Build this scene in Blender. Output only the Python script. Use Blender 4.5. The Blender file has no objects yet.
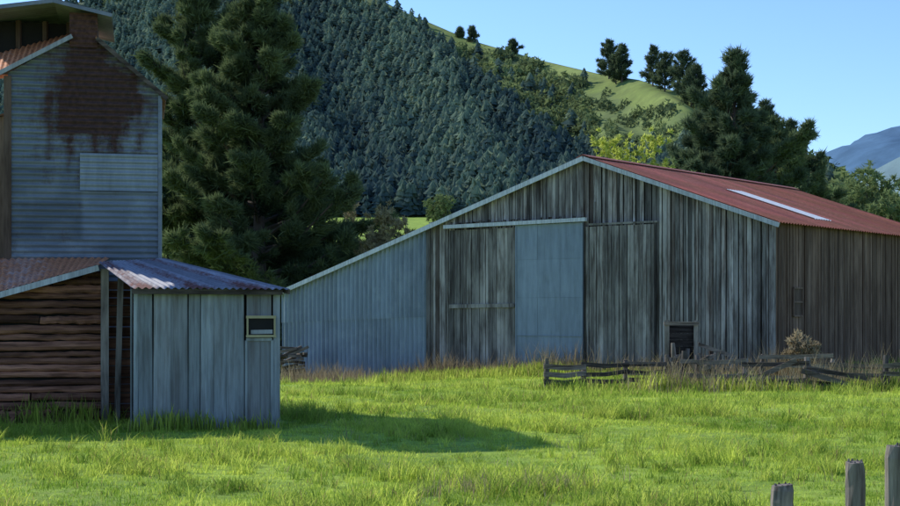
import bpy, math, random
import numpy as np
from mathutils import Vector
random.seed(7); rng=np.random.default_rng(7)
F=1400.0; CZ=1.6; HY=310.0
U=random.uniform
def W(px,py,Y): return Vector(((px-450)/F*Y, Y, CZ+(HY-py)/F*Y))
def sm(e0,e1,x):
    t=np.clip((x-e0)/(e1-e0),0,1); return t*t*(3-2*t)
def wob(x,y,k=1.0):
    return (np.sin(x*.9*k+1.3)*np.cos(y*.7*k+.4)+.6*np.sin(x*2.1*k+y*1.3*k)+.4*np.cos(y*3.1*k-x*1.7*k+2))/2
def g(x,y):
    z=-.15*sm(9,19,y)-.25*sm(22,38,y)-.95*sm(0,1,(5-x)/12.)*sm(36,50,y)*(1-sm(60,110,y))
    z=z+34.3*np.clip((y-62)/420.,0,1)**1.15
    z=z+.045*wob(x,y,.8)*sm(5,12,y)
    return z

# ---------------- materials
def newmat(name):
    m=bpy.data.materials.new(name); m.use_nodes=True
    nt=m.node_tree; nt.nodes.clear()
    out=nt.nodes.new('ShaderNodeOutputMaterial')
    return m,nt,out
def N(nt,t,**kw):
    n=nt.nodes.new(t)
    for k,v in kw.items(): setattr(n,k,v)
    return n
def noise(nt,scale,vec=(1,1,1),detail=5,rough=.6):
    tc=N(nt,'ShaderNodeTexCoord'); mp=N(nt,'ShaderNodeMapping'); mp.inputs['Scale'].default_value=vec
    nt.links.new(tc.outputs['Object'],mp.inputs['Vector'])
    n=N(nt,'ShaderNodeTexNoise'); n.inputs['Scale'].default_value=scale; n.inputs['Detail'].default_value=detail; n.inputs['Roughness'].default_value=rough
    nt.links.new(mp.outputs[0],n.inputs['Vector']); return n.outputs['Fac']
def ramp(nt,fac,stops):
    r=N(nt,'ShaderNodeValToRGB'); e=r.color_ramp.elements
    while len(e)<len(stops): e.new(.5)
    for i,(p,c) in enumerate(stops):
        e[i].position=p; e[i].color=(c[0],c[1],c[2],1) if not isinstance(c,(int,float)) else (c,c,c,1)
    nt.links.new(fac,r.inputs[0]); return r.outputs[0]
def mix(nt,fac,a,b,mode='MIX'):
    m=N(nt,'ShaderNodeMixRGB',blend_type=mode)
    for i,v in ((0,fac),(1,a),(2,b)):
        if isinstance(v,(int,float)): m.inputs[i].default_value=v
        elif isinstance(v,tuple): m.inputs[i].default_value=(v[0],v[1],v[2],1)
        else: nt.links.new(v,m.inputs[i])
    return m.outputs[0]
def mathn(nt,op,a,b,clamp=False):
    m=N(nt,'ShaderNodeMath',operation=op); m.use_clamp=clamp
    for i,v in ((0,a),(1,b)):
        if isinstance(v,(int,float)): m.inputs[i].default_value=v
        else: nt.links.new(v,m.inputs[i])
    return m.outputs[0]
def attr(nt,name):
    a=N(nt,'ShaderNodeAttribute'); a.attribute_name=name; return a.outputs['Fac']
def finish(nt,out,col,rough=.85,metal=0.,bump=None,bs=.3,bd=.02,spec=.3):
    b=N(nt,'ShaderNodeBsdfPrincipled'); nt.links.new(col,b.inputs['Base Color'])
    if isinstance(rough,(int,float)): b.inputs['Roughness'].default_value=rough
    else: nt.links.new(rough,b.inputs['Roughness'])
    b.inputs['Metallic'].default_value=metal
    b.inputs['Specular IOR Level'].default_value=spec
    if bump is not None:
        bn=N(nt,'ShaderNodeBump'); bn.inputs['Strength'].default_value=bs; bn.inputs['Distance'].default_value=bd
        nt.links.new(bump,bn.inputs['Height']); nt.links.new(bn.outputs[0],b.inputs['Normal'])
    nt.links.new(b.outputs[0],out.inputs[0])
def wood(name,dark,light,stain=(.05,.035,.025),vert=True,amt=1.0,pale=1.7,tr_=(.3,.95,1.75)):
    m,nt,out=newmat(name)
    v=(16,16,.7) if vert else (.7,.7,16)
    n1=noise(nt,1.6,v,8,.7); n2=noise(nt,.9,(2,2,.5) if vert else (.6,.6,3),5,.65); n3=noise(nt,3.0,(5,5,.35) if vert else (.35,.35,5),5,.65)
    c=ramp(nt,n1,[(.3,dark),(.52,tuple((a+b)/2 for a,b in zip(dark,light))),(.68,light)])
    c=mix(nt,ramp(nt,n3,[(.45,0.),(.6,.8*amt)]),c,stain)
    c=mix(nt,ramp(nt,n2,[(.48,0.),(.64,.55*amt)]),c,tuple(x*pale for x in light))
    t=attr(nt,'tone'); tr=ramp(nt,t,[(0,tr_[0]),(.5,tr_[1]),(1,tr_[2])])
    c=mix(nt,1.0,c,tr,'MULTIPLY')
    r=attr(nt,'rust'); c=mix(nt,r,c,(.13,.06,.03))
    finish(nt,out,c,.88,0,n1,.6,.012,.2); return m
def iron(name,base,rust=(.16,.055,.025),thr=.62,metal=.25,rough=.5,streakvec=(3,3,.4),rustamt=1.,worn=(.5,.55,.58),ra=.8,soft=.12):
    m,nt,out=newmat(name)
    n1=noise(nt,1.2,(1,1,1),7,.65); n2=noise(nt,2.2,streakvec,6,.7); n3=noise(nt,14,(1,1,1),5,.7); n4=noise(nt,3.5,(1.6,1.6,.7),8,.75)
    c=mix(nt,ramp(nt,n2,[(.35,0.),(.7,.65)]),base,tuple(x*.5 for x in base))
    c=mix(nt,ramp(nt,n1,[(.5,0.),(.75,.45)]),c,worn)
    c=mix(nt,1.,c,ramp(nt,attr(nt,'tone'),[(0,.6),(.5,1.),(1,1.35)]),'MULTIPLY')
    nn=mathn(nt,'ADD',mathn(nt,'MULTIPLY',n4,.5),mathn(nt,'MULTIPLY',mathn(nt,'ADD',n2,n1),.25))
    rf=mathn(nt,'ADD',mathn(nt,'MULTIPLY',attr(nt,'rust'),ra),nn)
    rm=ramp(nt,rf,[(thr-.06,0.),(thr+soft,rustamt)])
    rc=ramp(nt,n3,[(.3,tuple(x*.45 for x in rust)),(.7,tuple(x*1.6 for x in rust))])
    c=mix(nt,rm,c,rc)
    finish(nt,out,c,ramp(nt,rm,[(0,rough),(1,.9)]),metal,n3,.15,.005,.4); return m
def leafmat(name,dark,light,trans=.35):
    m,nt,out=newmat(name)
    n=noise(nt,.35,(1,1,1),4,.6)
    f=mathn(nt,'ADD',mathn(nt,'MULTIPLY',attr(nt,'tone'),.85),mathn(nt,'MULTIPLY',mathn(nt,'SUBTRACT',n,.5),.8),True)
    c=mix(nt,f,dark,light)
    c=mix(nt,attr(nt,'rust'),c,(.32,.24,.11))
    d=N(nt,'ShaderNodeBsdfDiffuse'); t=N(nt,'ShaderNodeBsdfTranslucent'); ms=N(nt,'ShaderNodeMixShader'); ms.inputs[0].default_value=trans
    nt.links.new(c,d.inputs[0]); nt.links.new(c,t.inputs[0]); nt.links.new(d.outputs[0],ms.inputs[1]); nt.links.new(t.outputs[0],ms.inputs[2])
    nt.links.new(ms.outputs[0],out.inputs[0]); return m
def flat(name,col,rough=.8,metal=0):
    m,nt,out=newmat(name); n=noise(nt,6,(1,1,1),5)
    c=mix(nt,ramp(nt,n,[(.3,0.),(.7,.5)]),col,tuple(x*.6 for x in col)); finish(nt,out,c,rough,metal,n,.2,.01); return m

M_barn=wood('weathered_grey_boards',(.115,.098,.088),(.35,.325,.30),(.06,.04,.032),amt=.9,pale=1.45,tr_=(.36,.95,1.6))
M_barnside=wood('brown_grey_boards',(.09,.053,.038),(.235,.158,.115),(.055,.03,.02),amt=.7,tr_=(.45,.95,1.4))
M_door=wood('door_boards',(.115,.10,.088),(.32,.295,.265),(.06,.042,.034),amt=.85,tr_=(.4,.9,1.4))
M_blue=wood('faded_blue_boards',(.17,.195,.205),(.32,.345,.36),(.12,.115,.11),amt=.7,pale=1.3,tr_=(.5,.95,1.35))
M_log=wood('brown_slabs',(.125,.05,.032),(.35,.165,.105),(.05,.023,.016),vert=False,amt=.9,pale=1.4,tr_=(.3,.9,1.6))
M_post=wood('grey_posts',(.10,.085,.07),(.34,.29,.25),(.07,.05,.04))
M_rail=wood('grey_rails',(.06,.046,.038),(.20,.16,.13),(.04,.027,.02),vert=False)
M_pale=wood('pale_trim',(.3,.31,.32),(.55,.57,.58),(.2,.2,.2),amt=.5,pale=1.2)
M_dark=flat('dark_interior',(.012,.011,.01))  # near-black colour stands in for unlit interiors
M_iron=iron('galvanised_iron',(.215,.245,.285),rust=(.07,.032,.026),thr=.61,streakvec=(.5,.5,4),ra=.5,soft=.13,rustamt=.96)
M_ironv=iron('galvanised_iron_upright',(.265,.325,.395),thr=.72,ra=.6,metal=.1,worn=(.42,.48,.54))
M_ironl=iron('newer_iron_patch',(.27,.305,.335),thr=1.2,worn=(.36,.39,.42))
M_steel=iron('blue_steel_sheet',(.24,.295,.35),thr=.95,metal=.05,rough=.65,worn=(.30,.355,.41))
M_red=iron('red_roof_iron',(.43,.115,.07),rust=(.22,.08,.04),thr=.50,metal=.0,rough=.55,rustamt=.75,worn=(.52,.24,.16),ra=.6)
M_rusty=iron('rusty_roof_iron',(.5,.4,.36),rust=(.5,.2,.09),thr=.43,metal=.0,rough=.7)
M_vent=iron('rusty_vent_iron',(.1,.07,.06),rust=(.08,.036,.026),thr=.4,metal=.1,rough=.7)
M_roof2=iron('faded_silver_roof',(.33,.33,.38),rust=(.15,.06,.05),thr=.56,metal=.0,rough=.7,worn=(.62,.63,.68))
M_sky=flat('fibreglass_sheet',(.85,.85,.82),.4)
M_bark=flat('bark',(.1,.075,.06))
M_cream=flat('cream_paint',(.42,.36,.2))
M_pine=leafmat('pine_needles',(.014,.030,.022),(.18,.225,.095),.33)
M_under=leafmat('dark_shrub_leaves',(.02,.035,.02),(.08,.11,.045),.25)
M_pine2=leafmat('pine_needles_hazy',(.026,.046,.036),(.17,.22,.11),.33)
M_forest=leafmat('forest_needles_hazy',(.058,.096,.10),(.26,.345,.22),.32)  # aerial haze is put into these bluish needle colours
M_shrub=leafmat('shrub_leaves',(.09,.125,.065),(.28,.35,.135),.35)
M_yellow=leafmat('yellow_leaves',(.3,.34,.07),(.72,.76,.17),.5)
M_bush=leafmat('olive_leaves',(.18,.15,.075),(.5,.43,.22),.4)
M_grass=leafmat('grass_blades',(.18,.30,.035),(.74,.82,.14),.53)
M_dry=leafmat('dry_stalks',(.2,.155,.085),(.5,.42,.27),.4)

# ---------------- mesh helpers
ORG={}
class MB:
    def __init__(s): s.V=[];s.F=[];s.T=[];s.R=[]
    def add(s,vs,fs,tone=.5,rust=0.):
        o=len(s.V); s.V+= [tuple(v) for v in vs]; s.F+=[tuple(i+o for i in f) for f in fs]
        s.T+= list(tone) if hasattr(tone,'__len__') else [tone]*len(vs)
        s.R+= list(rust) if hasattr(rust,'__len__') else [rust]*len(vs)
BF=[(0,1,2,3),(7,6,5,4),(0,4,5,1),(1,5,6,2),(2,6,7,3),(3,7,4,0)]
def hexa(mb,bot,top,tone=.5,rust=0):
    mb.add(list(bot)+list(top),BF,tone,rust)
def beam(mb,p,q,w,h,tone=.5,up=Vector((0,0,1)),taper=1.,rust=0):
    p=Vector(p);q=Vector(q);d=(q-p).normalized()
    if abs(d.dot(up))>.95: up=Vector((0.2,1,0))
    sx=d.cross(up).normalized(); sy=sx.cross(d).normalized()
    def ring(c,k): return [c+sx*w/2*k*i+sy*h/2*k*j for i,j in ((-1,-1),(1,-1),(1,1),(-1,1))]
    hexa(mb,ring(p,1),ring(q,taper),tone,rust)
def tube(mb,pts,rad,n=8,tone=.5,jit=0.,cap=True):
    rings=[]
    for i,p in enumerate(pts):
        p=Vector(p); d=(Vector(pts[min(i+1,len(pts)-1)])-Vector(pts[max(i-1,0)])).normalized()
        a=d.cross(Vector((0,1,0)) if abs(d.y)<.9 else Vector((1,0,0))).normalized(); b=d.cross(a)
        rings.append([p+(a*math.cos(k*6.2832/n)+b*math.sin(k*6.2832/n))*rad[i]*(1+U(-jit,jit)) for k in range(n)])
    vs=[v for r in rings for v in r]; fs=[]
    for i in range(len(pts)-1):
        for k in range(n): fs.append((i*n+k,i*n+(k+1)%n,(i+1)*n+(k+1)%n,(i+1)*n+k))
    if cap: fs.append(tuple(range(n))); fs.append(tuple(reversed(range((len(pts)-1)*n,len(pts)*n))))
    mb.add(vs,fs,tone)
def reg(ob,parent,coll=None):
    bpy.context.scene.collection.objects.link(ob)
    if parent is not None: ob.parent=parent
def mk(name,mb,mat,parent=None,smooth=False,org=None,label=None,category=None,group=None,kind=None):
    V=np.array(mb.V,dtype=np.float64); o=np.array(ORG[parent.name] if parent else (org if org is not None else (0,0,0)))
    me=bpy.data.meshes.new(name); me.from_pydata((V-o).tolist(),[],mb.F); 
    for nm,d in (('tone',mb.T),('rust',mb.R)):
        at=me.attributes.new(nm,'FLOAT','POINT'); at.data.foreach_set('value',np.array(d,dtype=np.float32))
    me.materials.append(mat)
    if smooth: me.polygons.foreach_set('use_smooth',[True]*len(me.polygons))
    me.update(); ob=bpy.data.objects.new(name,me)
    reg(ob,parent)
    if parent is None: ob.location=tuple(o)
    ORG[ob.name]=tuple(o)
    if label: ob['label']=label
    if category: ob['category']=category
    if group: ob['group']=group
    if kind: ob['kind']=kind
    return ob
def one_beam(name,mat,parent,*a,**k):
    mb=MB(); beam(mb,*a,**k); return mk(name,mb,mat,parent)
def tri_mesh(name,V,mat,tone,rust=None,faces=None,parent=None,org=(0,0,0),**props):
    o=np.array(ORG[parent.name] if parent is not None else org,dtype=np.float64)
    n=len(V); me=bpy.data.meshes.new(name); me.vertices.add(n)
    me.vertices.foreach_set('co',(V-o).astype(np.float32).ravel())
    if faces is None: faces=np.arange(n).reshape(-1,3)
    faces=np.asarray(faces,dtype=np.int32); m=len(faces)
    me.loops.add(m*3); me.loops.foreach_set('vertex_index',faces.ravel())
    me.polygons.add(m); me.polygons.foreach_set('loop_start',np.arange(0,m*3,3,dtype=np.int32)); me.polygons.foreach_set('loop_total',np.full(m,3,dtype=np.int32))
    me.update(calc_edges=True)
    at=me.attributes.new('tone','FLOAT','POINT'); at.data.foreach_set('value',np.asarray(tone,dtype=np.float32))
    at=me.attributes.new('rust','FLOAT','POINT'); at.data.foreach_set('value',np.zeros(n,dtype=np.float32) if rust is None else np.asarray(rust,dtype=np.float32))
    me.materials.append(mat); ob=bpy.data.objects.new(name,me); reg(ob,parent)
    if parent is None: ob.location=tuple(o)
    ORG[ob.name]=tuple(o)
    for k,v in props.items(): ob[k]=v
    return ob
def thing(name,loc,label,category,group=None):
    e=bpy.data.objects.new(name,None); e.location=tuple(loc); e.empty_display_size=.3
    bpy.context.scene.collection.objects.link(e); ORG[e.name]=tuple(loc)
    e['label']=label; e['category']=category
    if group: e['group']=group
    return e
def ribbed(mb,lo,hi,length,pitch,amp,nrm,segs=8,sheet=.8,rustf=None,per=6,rows=None,tonespread=.35):
    n=max(2,int(length/pitch*per)); nrm=Vector(nrm)
    tones={}
    vs=[];T=[];R=[]
    for i in range(n+1):
        f=i/n; L=Vector(lo(f));H=Vector(hi(f)); s=f*length; off=amp*math.cos(2*math.pi*s/pitch)
        for j in range(segs+1):
            t=j/segs; vs.append(L.lerp(H,t)+nrm*off)
            key=(int(s/sheet),int(t*(rows or 1)*.999)); 
            if key not in tones: tones[key]=.5+U(-1,1)*tonespread
            T.append(tones[key]); R.append(rustf(f,t) if rustf else 0.)
    fs=[(i*(segs+1)+j,(i+1)*(segs+1)+j,(i+1)*(segs+1)+j+1,i*(segs+1)+j+1) for i in range(n) for j in range(segs)]
    mb.add(vs,fs,T,R)
def boards(mb,P,a,n,s0,s1,lo,hi,w=(.14,.24),th=.025,gap=.01,spread=.4,botj=.06,topj=0.,rustf=None,miss=0.):
    s=s0
    while s<s1-.03:
        wb=min(U(*w),s1-s)
        if U(0,1)>=miss:
            gg=gap*U(.5,2.2)
            e0,e1=s+gg/2,s+wb-gg/2
            if e1<=e0: break
            off=U(0,.03); tl=U(-.012,.012); tone=min(1,max(0,.5+random.gauss(0,spread*.6)))
            zb=[lo(e0)+U(-botj,botj)*.5+0,0]; zb[1]=zb[0]+U(-.02,.02)
            tj=U(-topj,0)
            def pt(ss,z,o): return P+a*ss+n*o+Vector((0,0,z))
            b=[pt(e0,zb[0],off),pt(e1,zb[1],off),pt(e1,zb[1],off+th),pt(e0,zb[0],off+th)]
            t=[pt(e0+tl,hi(e0)+tj,off),pt(e1+tl,hi(e1)+tj,off),pt(e1+tl,hi(e1)+tj,off+th),pt(e0+tl,hi(e0)+tj,off+th)]
            hexa(mb,b,t,tone,rustf(s) if rustf else 0)
        s+=wb
class Wall:
    def __init__(s,P,a): s.P=Vector((P[0],P[1],0)); s.a=Vector((a[0],a[1],0)).normalized()
    def s(self,px):
        u=(px-450)/F; return (u*self.P.y-self.P.x)/(self.a.x-u*self.a.y)
    def z(self,px,py): 
        Y=self.P.y+self.a.y*self.s(px); return CZ+(HY-py)/F*Y
    def p(self,s,z,off=0,n=None): 
        v=self.P+self.a*s+Vector((0,0,z)); 
        return v+ (n*off if n is not None else Vector((0,0,0)))
def quadv(mb,p0,p1,p2,p3,tone=.5): mb.add([p0,p1,p2,p3],[(0,1,2,3)],tone)

# ---------------- ground
ys=np.concatenate([np.linspace(-40,8,10),np.linspace(9,60,104),np.geomspace(62,500,50),np.geomspace(560,9000,14)])
xs=np.concatenate([-np.geomspace(6000,26,26),np.linspace(-25,25,101),np.geomspace(26,6000,26)])
X,Y=np.meshgrid(xs,ys); Z=g(X,Y)
V=np.stack([X,Y,Z],-1).reshape(-1,3); nx=len(xs); ny=len(ys)
I=np.arange(nx*ny).reshape(ny,nx); a,b,c,d=I[:-1,:-1].ravel(),I[:-1,1:].ravel(),I[1:,1:].ravel(),I[1:,:-1].ravel()
m,nt,out=newmat('pasture')
n1=noise(nt,.35,(1,1,1),6,.6); n2=noise(nt,5,(1,1,1),8,.75); n3=noise(nt,40,(1,1,1),4,.7)
c1=ramp(nt,n1,[(.35,(.19,.31,.04)),(.6,(.38,.52,.07))])
c1=mix(nt,ramp(nt,n2,[(.35,.7),(.6,0.)]),c1,(.09,.13,.03))
c1=mix(nt,ramp(nt,n3,[(.5,0.),(.75,.4)]),c1,(.28,.28,.1))
finish(nt,out,c1,.95,0,n2,.6,.05,.1)
gr=tri_mesh('ground',V,m,np.full(len(V),.5),faces=np.concatenate([np.stack([a,b,c],1),np.stack([a,c,d],1)]),kind='structure')
gr.data.polygons.foreach_set('use_smooth',[True]*len(gr.data.polygons))

# ---------------- hill
SKX=[-900,-500,-200,0,60,110,200,300,385,400,440,470,540,600,640,690,760,800,840,870,910,980]
SKY=[60,20,30,25,8,-8,-28,-22,2,10,27,40,60,74,80,96,134,158,184,202,216,240]
def skyl(px): return np.interp(px,SKX,SKY)
def Yr(px): return np.interp(px,[-900,350,600,700,850,980],[1050,1000,720,600,520,500])
YB=470.; HB=217.
def hill_pt(px,t):
    px=np.asarray(px,float);t=np.asarray(t,float)
    Y=YB+(Yr(px)-YB)*t
    py=HB+(np.minimum(skyl(px),HB-4)-HB)*(t**.85)
    z=CZ+(HY-py)/F*Y
    x=(px-450)/F*Y
    env=np.sin(np.pi*np.clip(t,0,1))
    z=z+env*(5.5*np.sin(px/37.+t*3)+3.2*np.sin(px/13.+t*7+1)+2*np.cos(t*14+px/50.))
    return np.stack([x,Y,z],-1)
pxs=np.linspace(-900,980,260); ts=np.linspace(0,1,70)
PX,TT=np.meshgrid(pxs,ts); H=hill_pt(PX,TT)
back=[]
for k in range(1,8):
    r=H[-1].copy(); f=1+k*.09; r[:,0]*=f; r[:,1]*=f; r[:,2]=r[:,2]*(1-(k/7.)**2*.9)-2*k; back.append(r)
H=np.concatenate([H,np.array(back)],0); H[0,:,2]-=4
ny,nx=H.shape[:2]; V=H.reshape(-1,3); I=np.arange(nx*ny).reshape(ny,nx); a,b,c,d=I[:-1,:-1].ravel(),I[:-1,1:].ravel(),I[1:,1:].ravel(),I[1:,:-1].ravel()
def fmask(px,py):
    """1 = plantation, 2 = scrub, 3 = open grass, 4 = grass with scattered scrub"""
    sk=skyl(px)
    if px>388 and py<sk+10+4*math.sin(px/17.) and px<610: return 3
    if px>588+6*math.sin(py/9.) and px<700:
        if py<sk+24+6*math.sin(px/11.): return 3
        if py<150: return 4
    if px>=700: return 2
    edge=np.interp(px,[420,440,500,560,600,640],[0,35,98,140,168,160])+7*math.sin(px/14.)
    if py<edge: return 2
    return 1
m,nt,out=newmat('hillside')
n1=noise(nt,.012,(1,1,1),7,.65); n2=noise(nt,.12,(1,1,1),6,.7)
c1=ramp(nt,n1,[(.35,(.15,.21,.055)),(.65,(.27,.33,.10))]); c1=mix(nt,ramp(nt,n2,[(.4,.6),(.65,0.)]),c1,(.12,.15,.055))
c1=mix(nt,attr(nt,'tone'),c1,(.07,.10,.08))
finish(nt,out,c1,.95,0,None,spec=.05)
tone=[]
for j in range(ny):
    for i in range(nx):
        if j<70:
            py=HY-(H[j,i,2]-CZ)*F/H[j,i,1]; k=fmask(pxs[i],py); tone.append({3:0.,4:.25,2:.5}.get(k,.85))
        else: tone.append(.1)
hl=tri_mesh('hill',V,m,np.array(tone),faces=np.concatenate([np.stack([a,b,c],1),np.stack([a,c,d],1)]),kind='structure')
hl.data.polygons.foreach_set('use_smooth',[True]*len(hl.data.polygons))
def far_ridge(name,pts,Y,col,depth):
    m,nt,out=newmat(name+'_cover'); n=noise(nt,.01,(1,1,1),7,.7)  # bluish aerial haze is part of the cover colour passed in
    c=mix(nt,ramp(nt,n,[(.4,0.),(.65,.7)]),col,tuple(x*.65 for x in col)); finish(nt,out,c,1,0,None,spec=0)
    pp=np.linspace(pts[0][0],pts[-1][0],90); yy=np.interp(pp,[p[0] for p in pts],[p[1] for p in pts])
    yy=yy+1.2*np.sin(pp/7.)+.8*np.sin(pp/3.1)
    rows=[]
    for k,(f,dy) in enumerate([(0,0.),(.3,.35),(.6,.7),(.8,.88),(1,1.),(1.5,.5),(2,.0)]):
        Yk=Y-depth+depth*f+ (np.sin(pp/11.+k)*depth*.04); z=CZ+(HY-yy)/F*Y*dy+20*(1-dy)
        rows.append(np.stack([(pp-450)/F*Y,Yk,z],-1))
    R=np.array(rows); ny,nx=R.shape[:2]; I=np.arange(nx*ny).reshape(ny,nx); a,b,c,d=I[:-1,:-1].ravel(),I[:-1,1:].ravel(),I[1:,1:].ravel(),I[1:,:-1].ravel()
    o=tri_mesh(name,R.reshape(-1,3),m,np.full(nx*ny,.5),faces=np.concatenate([np.stack([a,b,c],1),np.stack([a,c,d],1)]),kind='structure')
    o.data.polygons.foreach_set('use_smooth',[True]*len(o.data.polygons))
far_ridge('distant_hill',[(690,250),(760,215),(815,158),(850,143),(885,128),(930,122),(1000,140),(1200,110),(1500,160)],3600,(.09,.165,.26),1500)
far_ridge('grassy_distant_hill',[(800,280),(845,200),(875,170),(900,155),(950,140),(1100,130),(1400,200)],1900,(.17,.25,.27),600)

# ---------------- forest
def tri_conifer(seed):
    r=np.random.default_rng(seed); tris=[]
    nt_=7; fat=r.uniform(.24,.40); blunt=r.uniform(1.1,1.8)
    for k in range(nt_):
        z0=.05+.90*k/nt_; z1=min(1.0,z0+.24+.05*r.random()); rad=fat*(1-(k/nt_)**blunt)**.9+.03; n=8
        ang=np.arange(n)/n*6.283+r.random()*6
        rr=rad*r.uniform(.5,1.3,n); zz=z0+r.uniform(-.05,.05,n)
        ring=np.stack([np.cos(ang)*rr,np.sin(ang)*rr,zz],-1); ap=np.array([r.uniform(-.06,.06),r.uniform(-.06,.06),z1])
        for i in range(n): 
            if r.random()<.88: tris+= [ring[i],ring[(i+1)%n]*np.array([.8,.8,1]),ap]
    return np.array(tris)
def tri_shrub(seed,n=70):
    r=np.random.default_rng(seed); tris=[]
    for i in range(n):
        v=r.normal(size=3); v/=np.linalg.norm(v); v[2]=abs(v[2]); c=v*np.array([.5,.5,.75])*r.uniform(.7,1.1)
        for k in range(3): tris.append(c+r.normal(size=3)*.12)
    return np.array(tris)
CT=[tri_conifer(i) for i in range(10)]; ST=[tri_shrub(i) for i in range(4)]
def scatter_stuff(name,items,temps,mat,**props):
    out=[];tn=[]
    for (p,sc,wd,tone,rot) in items:
        t=random.choice(temps); c,s=math.cos(rot),math.sin(rot)
        v=np.stack([(t[:,0]*c-t[:,1]*s)*sc*wd+p[0],(t[:,0]*s+t[:,1]*c)*sc*wd+p[1],t[:,2]*sc+p[2]],-1)
        out.append(v); tn.append(np.clip(tone+(t[:,2]-.6)*.6,0,1))  # tops get a lighter tone as painted highlights, bases a darker one
    return tri_mesh(name,np.concatenate(out),mat,np.concatenate(tn),**props)
con=[];shr=[]
tl=np.linspace(0,1,60)
cellx=5.3; px=-240.
while px<1000:
    H1=hill_pt(np.full(60,px),tl); pyl=HY-(H1[:,2]-CZ)*F/H1[:,1]
    py=skyl(px)-2
    while py<HB:
        jx=px+U(-4.2,4.2); jy=py+U(-3.,3.); k=fmask(jx,jy)
        t=float(np.interp(-jy,-pyl,tl)); t=max(0,min(1,t))
        p=hill_pt(jx,t); 
        if k==1:
            dk=.46+.24*math.sin(jx/37.+t*3+1.2)+.12*math.sin(jx/11.+jy/14.)-.2*sm(110,190,jy)*sm(330,380,jx)  # shaded folds and the shaded hill foot are put into the tree tone
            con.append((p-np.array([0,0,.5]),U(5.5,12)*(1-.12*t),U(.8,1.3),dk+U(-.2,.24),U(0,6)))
        elif k==2:
            if U(0,1)<.75: 
                if U(0,1)<.92: shr.append((p-np.array([0,0,.6]),U(4,9),U(.8,1.3),U(.1,1.),U(0,6)))
                else: con.append((p,U(7,12),U(.8,1.2),U(.2,.7),U(0,6)))
        elif k==4 and U(0,1)<.25: shr.append((p-np.array([0,0,.5]),U(3,7),U(.8,1.3),U(.0,.8),U(0,6)))
        elif k==3 and U(0,1)<.012 and jy>skyl(jx)+9: shr.append((p-np.array([0,0,.4]),U(2,4),U(.8,1.3),U(.1,.7),U(0,6)))
        py+=4.2
    px+=cellx
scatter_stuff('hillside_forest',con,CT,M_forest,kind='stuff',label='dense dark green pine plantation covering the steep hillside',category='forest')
scatter_stuff('hillside_scrub',shr,ST,M_shrub,kind='stuff',label='olive green scrub covering the open hill spur',category='scrub')

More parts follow.
